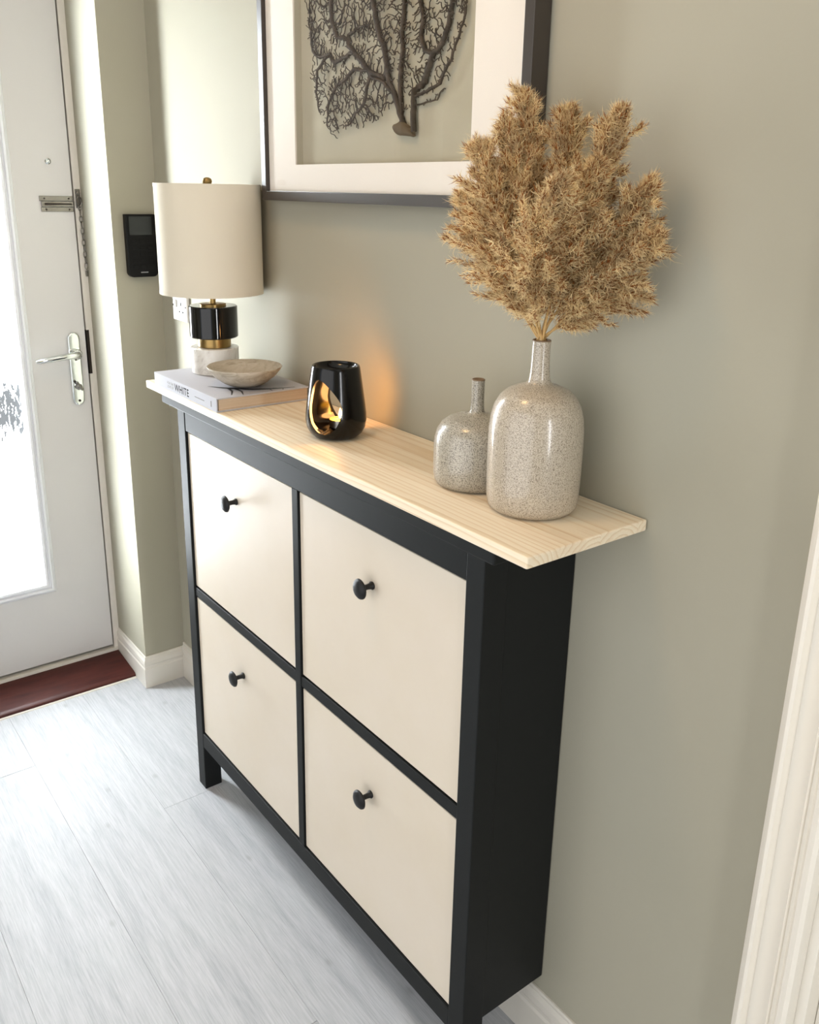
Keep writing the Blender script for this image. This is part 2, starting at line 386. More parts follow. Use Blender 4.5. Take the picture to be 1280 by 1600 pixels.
# front door frame
fr = struct('trim_2', MB().box(-1.27, DX+.001, -.1365, PY-.0005, .03, 2.06).box(-1.27, DX+.001, -.984, -.9660, .03, 2.06).box(-1.27, DX+.001, -.9655, -.137, 2.04, 2.06).box(-1.27, DX+.006, -.984, PY-.009, .022, .036),
            'trim', 'white frame of the front door', 'trim')
bpart('strike_plate', MB().box(DX-.02, DX+.0022, -.1375, -.1295, .893, 1.015), 'steeldark', fr)
ck = bpart('chain_keeper', MB().box(DX+.001, DX+.004, -.1345, -.1215, 1.338, 1.386).lathe([(0, .004), (.0045, .004), (.0045, .012), (0, .012)], 12, (DX, -.128, 1.376), 'X'), 'satin', fr, .001)
bpart('keeper_ring', MB().tube([(DX+.012+.002*math.sin(a), -.128+.0062*math.cos(a), 1.355+.012*math.sin(a)) for a in np.linspace(0, 2*PI, 17)[:-1]], .0016, 6, closed=True), 'satin', ck, smooth=60)
lk = MB().tube([(0, .0042*math.cos(a), .0095*math.sin(a)) for a in np.linspace(0, 2*PI, 13)[:-1]], .0013, 6, closed=True).mesh('chain_link')
lk.materials.append(MT['satin']); lk.shade_smooth()
ch = bpart('door_chain', MB().box(DX+.002, DX+.010, -.1255, -.1195, 1.160, 1.176), 'satin', fr, .001)
for i in range(11):
    o = bpy.data.objects.new('chain_link', lk); col.objects.link(o); o.parent = ch
    o.location = (DX+.007, -.1265+.0004*i, 1.340-.0152*i); o.rotation_euler = (0, 0, PI/2 if i % 2 else .3)
# the door leaf
door = empty('door_1', (DX, -.551, .036)); tag(door, 'white front door with obscured glass panel and chrome handle', 'door', kind='structure')
DO = (DX, -.551, .036)
gy1, gy0, gz0, gz1 = -.3195, -.4800, .300, 1.86
y1, y0, z0, z1 = -.1405, -.9620, .0465, 2.036
x1, x0 = DX, DX-.05
bpart('slab', MB().box(x0, x1, gy1, y1, z0, z1).box(x0, x1, y0, gy0, z0, z1).box(x0, x1, gy0, gy1, z0, gz0).box(x0, x1, gy0, gy1, gz1, z1), 'doorwhite', door, o=DO)
bpart('seal', MB().box(x0-.005, x1-.022, y1, -.1365, .036, 2.04).box(x0-.005, x1-.022, y0, y1, .036, z0), 'rubber', door, o=DO)
bpart('pane', MB().box(x0+.02, x0+.026, gy0, gy1, gz0, gz1), 'pane', door, o=DO)
def ring_frame(prof, ya, yb, za, zb):
    """prof: (inset outward from the opening, x proud) swept round a rectangle in the door plane"""
    b = MB(); n = len(prof); cs = [(yb, za, 1, -1), (yb, zb, 1, 1), (ya, zb, -1, 1), (ya, za, -1, -1)]
    for cy, cz, sy, sz in cs: b.v += [(DX+h, cy+sy*d, cz+sz*d) for d, h in prof]
    for k in range(4):
        for i in range(n): b.f.append((k*n+i, k*n+(i+1) % n, ((k+1) % 4)*n+(i+1) % n, ((k+1) % 4)*n+i))
    return b
bpart('glazing_bead', ring_frame([(-.0015, -.0235), (-.0015, .004), (.004, .009), (.010, .010), (.0125, .005), (.016, .0045), (.018, .0105), (.023, .0115), (.026, .006), (.030, .0035), (.033, .0), (.033, -.0005), (.003, -.0235)], gy0, gy1, gz0, gz1), 'bead', door, o=DO)
# lever handle
hy = -.1745
def pill(yc, hw, za, zb, n=12):
    r_ = hw
    return [(yc+r_*math.cos(a), zb-r_+r_*math.sin(a)) for a in np.linspace(0, PI, n)]+[(yc-r_*math.cos(a), za+r_-r_*math.sin(a)) for a in np.linspace(0, PI, n)]
hp = bpart('handle_plate', MB().prism(pill(hy, .0165, .8085, 1.012), 'yz', DX, DX+.009), 'chrome', door, .004, o=DO, smooth=50, seg=3)
lp = [(DX+.008, hy+.002, .953), (DX+.030, hy+.002, .954), (DX+.041, hy-.003, .9545), (DX+.046, hy-.014, .955), (DX+.047, hy-.040, .954), (DX+.046, hy-.070, .951), (DX+.044, hy-.100, .9475), (DX+.043, hy-.112, .946)]
bpart('lever', MB().tube(lp, [.0095, .0095, .0095, .009, .0085, .0080, .0068, .004], 14), 'chrome', hp, smooth=60)
bpart('rose', MB().lathe([(0, .0), (.0145, .0), (.0145, .012), (.012, .015), (0, .015)], 24, (DX+.008, hy+.002, .953), 'X'), 'chrome', hp, smooth=35)
tk = MB().lathe([(0, 0), (.0085, 0), (.0085, .010), (.006, .013), (0, .013)], 18, (DX+.008, hy+.001, .862), 'X')
tk.prism([(hy-.009, .876), (hy-.004, .880), (hy+.011, .856), (hy+.006, .851)], 'yz', DX+.018, DX+.026)
bpart('thumb_turn', tk, 'satin', hp, .0015, smooth=40)
for zc in (.938, .822): bpart('screw', MB().lathe([(0, .0105), (.0035, .0105), (.0035, .009), (0, .009)], 12, (DX, hy+.001, zc), 'X'), 'steeldark', hp)
for o in door.children:
    if o.name.startswith('handle_plate'):
        for c in o.children:
            for vtx in c.data.vertices: vtx.co = vtx.co - Vector(DO)
# peephole and chain track
bpart('peephole', MB().lathe([(0, 0), (.0075, 0), (.0075, .004), (.005, .006), (.0035, .004), (0, .0035)], 20, (DX, -.1958, 1.4534), 'X'), 'chrome', door, o=DO, smooth=35)
tr_ = bpart('chain_track', MB().box(DX, DX+.003, -.2265, -.1415, 1.3555, 1.3685).box(DX, DX+.003, -.2235, -.1415, 1.3285, 1.3405).box(DX, DX+.006, -.2225, -.1415, 1.3415, 1.3545), 'satin', door, .001, o=DO)
bpart('slot', MB().prism([(-.215, 1.3480+.003), (-.146, 1.3480+.0018), (-.146, 1.3480-.0018), (-.215, 1.3480-.003)], 'yz', DX+.0055, DX+.0064), 'steeldark', tr_, o=DO)
for yy_, zz_ in ((-.214, 1.362), (-.152, 1.362), (-.211, 1.3345), (-.152, 1.3345)):
    bpart('screw', MB().lathe([(0, .0038), (.0024, .0038), (.0024, .002), (0, .002)], 10, (DX, yy_, zz_), 'X'), 'steeldark', tr_, o=DO)
# red sill
sp_ = [(-1.268, .0), (-1.0525, .0), (-1.0515, .004), (-1.0525, .009), (-1.057, .0125), (-1.068, .0145), (-1.20, .027), (-1.268, .027)]
struct('trim_3', MB().prism(sp_, 'xz', -.984, PY-.009), 'sill', 'worn oxblood red wooden sill under the front door', 'sill', smooth=30)
struct('trim_4', MB().prism([(-1.0525, 0), (-1.0525, .0035), (-1.047, .0028), (-1.0455, 0)], 'xz', -.984, PY-.009), 'trim', 'thin pale sealant strip along the red sill', 'strip')

# ceiling light (unseen, added to warm the upper walls)
cl0 = (.25, -.75, 2.42); cl = empty('added_ceiling_light', cl0); tag(cl, 'unseen round ceiling light added to warm the hallway walls', 'lamp')
bpart('rim', MB().lathe([(.15, 0), (.16, 0), (.16, -.05), (.15, -.05), (.15, 0)], 48), 'satin', cl, smooth=40)
bpart('diffuser', MB().lathe([(0, -.055), (.10, -.053), (.15, -.046), (.15, -.01), (0, -.01)], 48), newmat('warm_diffuser', (255, 240, 215), .5, .3, emit=(255, 206, 142), es=9), cl, smooth=40)

# ------------------------------------------------------------------ keypad and socket
k0 = (PX, -.0515, 1.1755); kp = empty('alarm_keypad', k0); tag(kp, 'black alarm keypad with a dim screen mounted on the pier', 'keypad')
kw, kh = .0385, .154
pts = [(k0[1]+kw, k0[2]+kh), (k0[1]-kw, k0[2]+kh)]
pts += [(k0[1]-kw+.013-.013*math.cos(a), k0[2]+.013-.013*math.sin(a)) for a in np.linspace(0, PI/2, 7)]
pts += [(k0[1]+kw-.013+.013*math.sin(a), k0[2]+.013-.013*math.cos(a)) for a in np.linspace(0, PI/2, 7)]
bpart('case', MB().prism(pts, 'yz', PX+.0005, PX+.020), 'keypad', kp, .002, o=k0)
sc_ = bpart('screen', MB().box(PX+.0195, PX+.0208, k0[1]-.031, k0[1]+.027, k0[2]+.104, k0[2]+.149), 'screen', kp, o=k0)
bt = MB().box(0, .0016, -.0068, .0068, -.0045, .0045).mesh('button'); bt.materials.append(MT['keypadbtn'])
for r_ in range(5):
    for c_ in range(3):
        o = link('button', bt, None, kp, (.0195, (c_-1)*.020, .026+r_*.0155), .001)
bpart('print', MB().box(PX+.0199, PX+.0203, k0[1]-.008, k0[1]+.011, k0[2]+.0105, k0[2]+.013), 'greyprint', kp, o=k0)

s0 = (-.848, 0, 1.1115); so = empty('wall_socket', s0); tag(so, 'white plug socket half hidden behind the lamp base', 'socket')
bpart('plate', MB().box(-.891, -.805, -.0100, -.0005, 1.074, 1.149), 'socket', so, .003, o=s0)
bpart('rocker', MB().box(-.8740, -.8620, -.0145, -.0095, 1.108, 1.126), 'socket', so, .0015, o=s0)
bpart('pin_hole', MB().box(-.8405, -.8365, -.0104, -.0095, 1.113, 1.121), 'dark', so, o=s0)
for xx in (-.8490, -.8280): bpart('pin_hole', MB().box(xx-.003, xx+.003, -.0104, -.0095, 1.0955, 1.0995), 'dark', so, o=s0)
for xx in (-.8855, -.8105): bpart('screw', MB().lathe([(0, .0108), (.0025, .0108), (.0025, .009), (0, .009)], 10, (xx, 0, 1.1115), 'Y'), 'steeldark', so, o=s0)

# ------------------------------------------------------------------ shoe cabinet
W2, D = .4926, .1781
c0 = (0, -.09, 0); cab = empty('shoe_cabinet', c0)
tag(cab, 'charcoal shoe cabinet with four cream tilt-out fronts against the wall', 'cabinet')
pw, ld, yf = .036, .0426, -D
TOPZ = .953
for s in (-1, 1):
    xa, xb = (-W2, -W2+pw) if s < 0 else (W2-pw, W2)
    bpart('leg', MB().box(xa, xb, yf, yf+ld, 0, TOPZ), 'black', cab, .0016, o=c0)
    xa, xb = (-W2+.0015, -W2+.017) if s < 0 else (W2-.017, W2-.0015)
    bpart('side_panel', MB().box(xa, xb, yf+ld, -.0015, .143, TOPZ), 'black', cab, .001, o=c0)
bpart('top_panel', MB().box(-.529, .529, -.197, -.0015, TOPZ, .9822), 'black', cab, .003, o=c0)
bpart('top_rail', MB().box(-W2+pw, W2-pw, yf+.001, yf+.02, .9015, TOPZ), 'black', cab, .0012, o=c0)
bpart('bottom_rail', MB().box(-W2+pw, W2-pw, yf+.0005, yf+.02, .1185, .1565), 'black', cab, .0014, o=c0)
bpart('divider', MB().box(-.0100, .0100, yf+.0015, yf+.03, .1565, .9015), 'black', cab, .0012, o=c0)
for a, b_ in ((-W2+pw, -.0100), (.0100, W2-pw)):
    bpart('middle_rail', MB().box(a, b_, yf+.0025, yf+.02, .5165, .5385), 'black', cab, .0014, o=c0)
bpart('gap_block_box', MB().box(-W2+.017, W2-.017, yf+.035, -.002, .150, TOPZ), 'dark', cab, o=c0)  # dark box added inside to block light through the gaps
kprof = [(0, 0), (.0066, 0), (.0070, .002), (.0052, .004), (.0044, .009), (.0047, .017), (.0068, .0198), (.0140, .0212), (.0168, .0232), (.0162, .0258), (.0125, .0288), (.006, .0305), (0, .0309)]
kme = MB().lathe(kprof, 28, (0, 0, 0), 'Y').mesh('knob'); kme.materials.append(MT['knob']); kme.shade_smooth()
fa, fb = -W2+pw+.0028, -.0128
fw, fzs = fb-fa, ((.1600, .5130), (.5425, .8985))
for zi, (za, zb) in enumerate(fzs):
    for s in (-1, 1):
        xa = fa if s < 0 else .0128
        f_ = bpart('tilt_front', MB().box(xa, xa+fw, yf+.0045, yf+.024, za, zb), 'beige', cab, .0012, o=c0)
        kx = -.2335*(-s); kz = .8075 if zi else .420
        o = bpy.data.objects.new('knob', kme); col.objects.link(o); o.parent = f_; o.location = (kx-c0[0], yf+.0045-c0[1], kz)

# ------------------------------------------------------------------ pine board on top
ZT = .9982
bo0 = (.0245, -.109, .9825)
b = MB().box(-.557, .606, -.2183, -.0015, .9825, ZT); b.v = [(x-bo0[0], y-bo0[1], z-bo0[2]) for x, y, z in b.v]
tag(link('pine_board', b.mesh('pine_board'), 'pine', None, bo0, .0022, seg=2), 'pale pine board lying on the shoe cabinet as its top', 'board')

# ------------------------------------------------------------------ book, lamp, bowl
bk0 = (-.357, -.117, ZT+.0003); book = empty('coffee_table_book', bk0); tag(book, 'white hardback book titled WHITE lying under the lamp and bowl', 'book')
bx0, bx1, by0, by1, bz0, bz1 = -.507, -.2085, -.2155, -.019, ZT+.0003, ZT+.0270
bpart('page_block', MB().box(bx0+.003, bx1-.003, by0+.003, by1-.003, bz0+.0025, bz1-.0025), 'pages', book, o=bk0)
bpart('cover', MB().box(bx0, bx1, by0, by1, bz0, bz0+.0025), 'cover', book, .0007, o=bk0)
cv = bpart('cover', MB().box(bx0, bx1, by0, by1, bz1-.0025, bz1), 'cover', book, .0007, o=bk0)
spn = bpart('spine', MB().box(bx0, bx1, by0-.0022, by0+.0005, bz0, bz1), 'cover', book, .0010, o=bk0)
def text_part(name, s, size, x, z, mat, parent, y):
    cu = bpy.data.curves.new(name, 'FONT'); cu.body = s; cu.size = size; cu.resolution_u = 2; cu.space_character = 1.06; cu.offset = size*.008
    tmp = bpy.data.objects.new('tmp', cu); col.objects.link(tmp)
    bpy.context.view_layer.update()
    me = bpy.data.meshes.new_from_object(tmp.evaluated_get(bpy.context.evaluated_depsgraph_get()))
    bpy.data.objects.remove(tmp); bpy.data.curves.remove(cu)
    for q in me.vertices: q.co = Vector((q.co.x+x-bk0[0], y-bk0[1], q.co.y+z-bk0[2]))
    return link(name, me, mat, parent)
ys = by0-.0024
text_part('title', 'WHITE', .0215, -.4015, bz0+.0058, 'ink', spn, ys)
text_part('title', 'FOR THE', .0075, -.438, bz0+.0140, 'paleink', spn, ys)
text_part('title', 'LOVE OF', .0075, -.438, bz0+.0065, 'paleink', spn, ys)
bpart('author_line', MB().box(-.305, -.262, ys-.0001, ys+.0002, bz0+.0118, bz0+.0132), 'paleink', spn, o=bk0)
bpart('publisher_mark', MB().box(-.2335, -.2305, ys-.0001, ys+.0002, bz0+.007, bz0+.018), 'paleink', spn, o=bk0)
# cover art: a dark grey branch printed across the lid
def strip(pts, w_):
    b = MB(); n = len(pts)
    for i in range(n):
        a = Vector(pts[max(0, i-1)]); c = Vector(pts[min(n-1, i+1)]); t_ = (c-a).normalized(); nn = Vector((-t_.y, t_.x)); q = Vector(pts[i]); ww = w_[i]
        b.v += [(q.x+nn.x*ww, q.y+nn.y*ww, bz1+.0002), (q.x-nn.x*ww, q.y-nn.y*ww, bz1+.0002)]
    b.f = [(2*i, 2*i+1, 2*i+3, 2*i+2) for i in range(n-1)]; return b
art = MB()
for pts_, w_ in (([(-.315, -.185), (-.285, -.165), (-.245, -.125), (-.228, -.085), (-.220, -.045)], [.001, .005, .006, .005, .002]),
                 ([(-.275, -.160), (-.250, -.165), (-.222, -.180)], [.003, .002, .001]), ([(-.268, -.150), (-.240, -.150), (-.214, -.160)], [.003, .002, .001]),
                 ([(-.245, -.110), (-.230, -.095), (-.214, -.098)], [.002, .0014, .001]), ([(-.236, -.085), (-.222, -.070), (-.212, -.076)], [.002, .0014, .001])):
    q = strip(pts_, w_); art.add(q.v, q.f)
bpart('cover_art', art, 'coverink', cv, o=bk0)

lx, ly, lz = -.4400, -.1085, bz1+.0003
l0 = (lx, ly, lz); lamp = empty('table_lamp', l0)
tag(lamp, 'table lamp with cream drum shade on black and white marble base', 'lamp')
R = .0492
bpart('marble_foot', MB().lathe([(0, 0), (R-.0015, 0), (R, .0015), (R, .0525), (R-.0015, .054), (0, .054)], 64), 'marble', lamp, smooth=40)
bpart('brass_collar', MB().lathe([(0, .054), (.033, .054), (.034, .055), (.034, .0735), (.033, .0745), (0, .0745)], 48), 'brass', lamp, smooth=40)
bpart('black_block', MB().lathe([(0, .0745), (R-.0015, .0745), (R+.0005, .0765), (R+.0005, .1375), (R-.0015, .1395), (0, .1395)], 64), 'marbleblack', lamp, smooth=40)
bpart('brass_disc', MB().lathe([(0, .1395), (.027, .1395), (.027, .1425), (.026, .1432), (0, .1432)], 48), 'brass', lamp, smooth=40)
bpart('stem', MB().lathe([(0, .1432), (.0062, .1432), (.0062, .180), (.006, .378), (0, .378)], 20), 'brass', lamp, smooth=40)
Rs, zs0, zs1 = .1045, 1.1905-lz, 1.4040-lz
shd = bpart('lamp_shade', MB().lathe([(Rs-.0012, zs0), (Rs, zs0), (Rs, zs1), (Rs-.0012, zs1), (Rs-.0012, zs0)], 96), 'shade', lamp, smooth=40)
bpart('top_trim', MB().lathe([(Rs-.0014, zs1-.006), (Rs+.0005, zs1-.006), (Rs+.0005, zs1+.0004), (Rs-.0014, zs1+.0004), (Rs-.0014, zs1-.006)], 96), 'shade', shd, smooth=40)
bpart('bottom_trim', MB().lathe([(Rs-.0014, zs0-.0004), (Rs+.0005, zs0-.0004), (Rs+.0005, zs0+.006), (Rs-.0014, zs0+.006), (Rs-.0014, zs0-.0004)], 96), 'shade', shd, smooth=40)
sp3 = MB()
for k in range(3):
    a = 2*PI*k/3+.5; sp3.tube([(0, 0, zs1-.012), (.9*Rs*math.cos(a), .9*Rs*math.sin(a), zs1-.012), ((Rs-.002)*math.cos(a), (Rs-.002)*math.sin(a), zs1-.004)], .0014, 6)
bpart('spider', sp3, 'brass', shd, smooth=50)
bpart('finial', MB().lathe([(0, zs1-.013), (.004, zs1-.013), (.004, zs1-.002), (.0085, zs1+.001), (.0098, zs1+.005), (.0085, zs1+.010), (.004, zs1+.0125), (0, zs1+.013)], 24), 'brass', lamp, smooth=60)

b0 = (-.2830, -.1205, bz1+.0003)
o = link('stone_bowl', MB().lathe([(0, 0), (.020, 0), (.026, .0008), (.042, .0075), (.058, .0195), (.0685, .0315), (.0728, .0385), (.0724, .0397), (.0708, .0397), (.064, .0320), (.052, .0205), (.036, .0115), (.018, .0075), (0, .0068)], 72).mesh('stone_bowl'), 'bowl', None, b0, smooth=60)
tag(o, 'shallow beige stone bowl on the white book', 'bowl')

# ------------------------------------------------------------------ oil burner and tealight
u0_ = (.0434, -.1177, ZT); Rb = .0518
outer = [(0, 0), (.030, 0), (.0372, .0022), (.0445, .0085), (.0495, .018), (.0516, .030), (.0512, .042), (.0490, .060), (.0462, .080), (.0435, .100), (.0418, .112), (.0408, .1185), (.0395, .1215), (.0375, .1222),
         (.0355, .1210), (.0345, .1175), (.029, .1120), (.014, .1092), (0, .1085)]
inner = [(0, .014), (.030, .014), (.0405, .020), (.0445, .030), (.0440, .045), (.0418, .062), (.0395, .080), (.0378, .094), (.033, .1015), (.014, .1038), (0, .1035)]
def tmpobj(me):
    o = bpy.data.objects.new('tmp', me); col.objects.link(o); return o
shell = tmpobj(MB().lathe(outer, 96).mesh('burner_body')); hollow = tmpobj(MB().lathe(inner, 72).mesh('hollow'))
# teardrop window cut right through, swept along its axis
ax = Vector((.54, -.84, 0)).normalized(); sd = Vector((-ax.y, ax.x, 0))*-1
hole = []
for a in np.linspace(0, 2*PI, 56, endpoint=False):
    s_, c_ = math.sin(a), math.cos(a)
    hgt = .0580+.0450*s_
    wid = .0295*c_*(1-.34*max(0, s_)**1.2)+.011*max(0, s_)**1.5
    hole.append((wid, hgt))
cb = MB(); n = len(hole)
for k, tt in enumerate((-.075, .075)): cb.v += [tuple(ax*tt+sd*w_+Vector((0, 0, h_))) for w_, h_ in hole]
cb.f = [tuple(range(n)), tuple(range(2*n-1, n-1, -1))]+[(i, i+n, (i+1) % n+n, (i+1) % n) for i in range(n)]
cutter = tmpobj(cb.mesh('cutter'))
for c_ in (hollow, cutter):
    md = shell.modifiers.new('cut', 'BOOLEAN'); md.operation = 'DIFFERENCE'; md.object = c_; md.solver = 'EXACT'
bpy.context.view_layer.update()
me = bpy.data.meshes.new_from_object(shell.evaluated_get(bpy.context.evaluated_depsgraph_get())); me.name = 'oil_burner'
for o in (shell, hollow, cutter): bpy.data.objects.remove(o)
bn = link('oil_burner', me, 'glaze', None, u0_, bevel=.0022, smooth=40, seg=3)
tag(bn, 'black glazed oil burner with a teardrop opening and lit tealight inside', 'oil burner')
tpos = (u0_[0]-.002, u0_[1]+.010, ZT+.0142); tl = empty('tealight', tpos); tag(tl, 'lit tealight candle glowing inside the black oil burner', 'candle')
bpart('cup', MB().lathe([(0, 0), (.0175, 0), (.0185, .001), (.0188, .0135), (.0184, .0138), (.0180, .0135), (.0178, .002), (0, .002)], 40), 'alu', tl, smooth=40)
bpart('wax', MB().lathe([(0, .002), (.0177, .002), (.0177, .0112), (.012, .0108), (0, .0106)], 40), 'wax', tl, smooth=40)
bpart('wick', MB().tube([(0, 0, .010), (.0003, 0, .0135), (.001, .0003, .016)], .0006, 6), 'rubber', tl)
bpart('flame', MB().lathe([(0, .0140), (.0016, .0155), (.0030, .0185), (.0032, .0215), (.0024, .0255), (.0012, .0295), (0, .0325)], 16), 'flame', tl, smooth=80)
pl = bpy.data.lights.new('candle_light', 'POINT'); pl.energy = .27; pl.color = (1, .45, .14); pl.shadow_soft_size = .02
po = bpy.data.objects.new('candle_light', pl); col.objects.link(po); po.location = (tpos[0], tpos[1], tpos[2]+.037)

# ------------------------------------------------------------------ bottles
def bottle(name, loc, prof, mat, label, nr):
    root = empty(name, loc); tag(root, label, 'vase')
    bpart('body', MB().lathe(prof, 80), mat, root, smooth=70)
    z_, r_ = nr
    bpart('rim', MB().lathe([(r_-.0012, z_-.0016), (r_+.0002, z_-.0010), (r_, z_), (r_-.0012, z_+.0008), (r_-.0024, z_), (r_-.0026, z_-.004)], 40), 'rimbrown', root, smooth=70)
    return root
R = .0616; H = 1.2225-ZT
big = (.4871, -.0939, ZT)
bottle('stoneware_bottle', big, [(0, .001), (.046, 0), (.0540, .0018), (.0590, .0075), (.0608, .018), (R, .040), (R+.0004, .075), (R, .108), (.0598, .1255), (.0560, .1400), (.0495, .1515), (.0400, .1600), (.0280, .1655), (.0185, .1682), (.0148, .1712), (.0133, .1765), (.0124, .186), (.0118, .200), (.0116, H-.004), (.0119, H), (.0095, H), (.0092, H-.02), (.0092, .13), (0, .12)],
       'stone_big', 'tall oat speckled stoneware bottle vase holding the pampas grass', (H, .0119))
R = .0600; H = 1.1500-ZT
small = (.3657, -.0885, ZT)
bottle('stoneware_bottle', small, [(0, .001), (.046, 0), (.0535, .0018), (.0578, .0070), (.0597, .0165), (R, .032), (R, .055), (.0590, .0675), (.0560, .0790), (.0500, .0888), (.0400, .0962), (.0270, .1005), (.0155, .1022), (.0110, .1045), (.0096, .1090), (.0090, .120), (.0089, H-.004), (.0092, H), (.0074, H), (.0070, H-.02), (.0070, .09), (0, .085)],
       'stone_small', 'short empty grey speckled stoneware bottle vase with thin neck', (H, .0092))

# ------------------------------------------------------------------ pampas plumes
mouth = Vector((big[0], big[1], 1.2225))
def tri_strips(base, dirv, length, width, bend):
    """numpy arrays -> thin curved blades of 2 segments (5 verts, quad + tri)"""
    N = len(base)
    rnd_ = rng.normal(size=(N, 3)); side = np.cross(dirv, rnd_); side /= np.linalg.norm(side, axis=1)[:, None]+1e-9
    L = length[:, None]; w_ = width[:, None]
    mid = base+dirv*L*.55; tip = base+dirv*L+bend*L*.35
    V = np.stack([base-side*w_*.5, base+side*w_*.5, mid+side*w_*.45, mid-side*w_*.45, tip], 1).reshape(-1, 3)
    i = np.arange(N)*5
    return V, np.stack([i, i+1, i+2, i+3], 1), np.stack([i+3, i+2, i+4], 1)
def fast_mesh(name, V, Q, T):
    me = bpy.data.meshes.new(name); me.vertices.add(len(V)); me.vertices.foreach_set('co', V.astype(np.float32).ravel())
    nl = len(Q)*4+len(T)*3; me.loops.add(nl); me.polygons.add(len(Q)+len(T))
    me.loops.foreach_set('vertex_index', np.concatenate([Q.ravel(), T.ravel()]).astype(np.int32))
    st_ = np.concatenate([np.arange(len(Q))*4, len(Q)*4+np.arange(len(T))*3]).astype(np.int32)
    me.polygons.foreach_set('loop_start', st_)
    me.update(calc_edges=True); me.validate(); return me
def unit(a): return a/(np.linalg.norm(a, axis=-1, keepdims=True)+1e-9)
def plume(tip, ctrl, length, spread, label, nb=58, start=None):
    """one reed: a straw stem out of the bottle and a feathery panicle round its upper end"""
    off = Vector((random.uniform(-.005, .005), random.uniform(-.005, .005), 0))
    p0 = Vector((big[0]-off.x, big[1]-off.y, 1.125)); p1 = mouth+off
    tip = Vector(tip); ctrl = Vector(ctrl)
    def bez(t_):
        t_ = float(t_); return p1*(1-t_)**2+ctrl*2*t_*(1-t_)+tip*t_*t_
    path = [p0, (p0+p1)/2, p1]+[bez(t_) for t_ in np.linspace(.06, 1, 18)]
    root = empty('pampas_plume', tuple(p0)); tag(root, label, 'pampas grass', 'dried pampas plumes in the tall bottle')
    bpart('stem', MB().tube(path, [.0016]*3+list(np.linspace(.0016, .0005, 18)), 6), 'straw', root, smooth=60, o=tuple(p0))
    s0_ = start-.08; nb = int(nb*.9)
    B, Dv = [], []            # branch points and directions
    bs, bd, bl = [], [], []
    for k in range(nb):
        t_ = s0_+(1-s0_)*((k+rng.random())/nb)**.92
        q = bez(t_); tg = (bez(min(1, t_+.02))-bez(t_-.02)).normalized()
        a = k*2.39996+rng.normal()*.3; n1 = tg.orthogonal().normalized(); n2 = tg.cross(n1)
        rad_ = n1*math.cos(a)+n2*math.sin(a)
        f_ = (t_-s0_)/(1-s0_)
        prof_ = (.55+.45*min(1, f_/.25))*(1-f_**2.2)**.8+.12
        bl.append(1.32*length*prof_*rng.uniform(.6, 1.3)); open_ = spread*(1-.45*f_)*rng.uniform(.7, 1.3)
        bd.append((tg*math.cos(open_)+rad_*math.sin(open_))); bs.append(q)
    bs = np.array([tuple(q) for q in bs]); bd = unit(np.array([tuple(q) for q in bd])); bl = np.array(bl)
    sm = 26                    # spikelets along every branch
    tt = np.sort(rng.random((nb, sm))**.85, axis=1)
    droop = np.array([0, 0, -1.0])*.18
    bow = unit(rng.normal(size=(nb, 3)))*.10
    P = bs[:, None, :]+bd[:, None, :]*(bl[:, None]*tt)[..., None]+(droop+bow[:, None, :])*((bl[:, None]*tt**2))[..., None]
    Dr = unit(bd[:, None, :]+2*(droop+bow[:, None, :])*tt[..., None])
    jit = rng.normal(size=P.shape)*(.0035*(1-.6*tt))[..., None]; P = (P+jit).reshape(-1, 3); Dr = Dr.reshape(-1, 3); T1 = tt.reshape(-1)
    # branch axes
    ax_V, ax_Q, ax_T = tri_strips(bs, bd, bl*.98, np.full(nb, .0007), np.tile(droop, (nb, 1))*.5+bow*.6)
    # seed husks
    nh = 3; Ph = np.repeat(P, nh, 0); Dh = unit(np.repeat(Dr, nh, 0)+rng.normal(size=Ph.shape)*.30)
    hV, hQ, hT = tri_strips(Ph, Dh, rng.uniform(.006, .0125, len(Ph)), rng.uniform(.0007, .0012, len(Ph)), rng.normal(size=Ph.shape)*.4)
    # pale down
    nf = 9; Pf = np.repeat(P, nf, 0)+rng.normal(size=(len(P)*nf, 3))*.0018; Df = unit(np.repeat(Dr, nf, 0)*.75+rng.normal(size=Pf.shape)*.62)
    fV, fQ, fT = tri_strips(Pf, Df, rng.uniform(.007, .0135, len(Pf)), rng.uniform(.0004, .0008, len(Pf)), rng.normal(size=Pf.shape)*.6)
    o_ = np.array(tuple(p0))
    def fin(V): V = V.copy(); V[:, 1] = np.minimum(V[:, 1], -.003-rng.random(len(V))*.002); return V-o_
    link('down', fast_mesh('down', fin(fV), fQ, fT), 'fluff', root)
    kV = np.concatenate([fin(hV), fin(ax_V)]); link('seed_husks', fast_mesh('seed_husks', kV, np.concatenate([hQ, ax_Q+len(hV)]), np.concatenate([hT, ax_T+len(hV)])), 'seed', root)
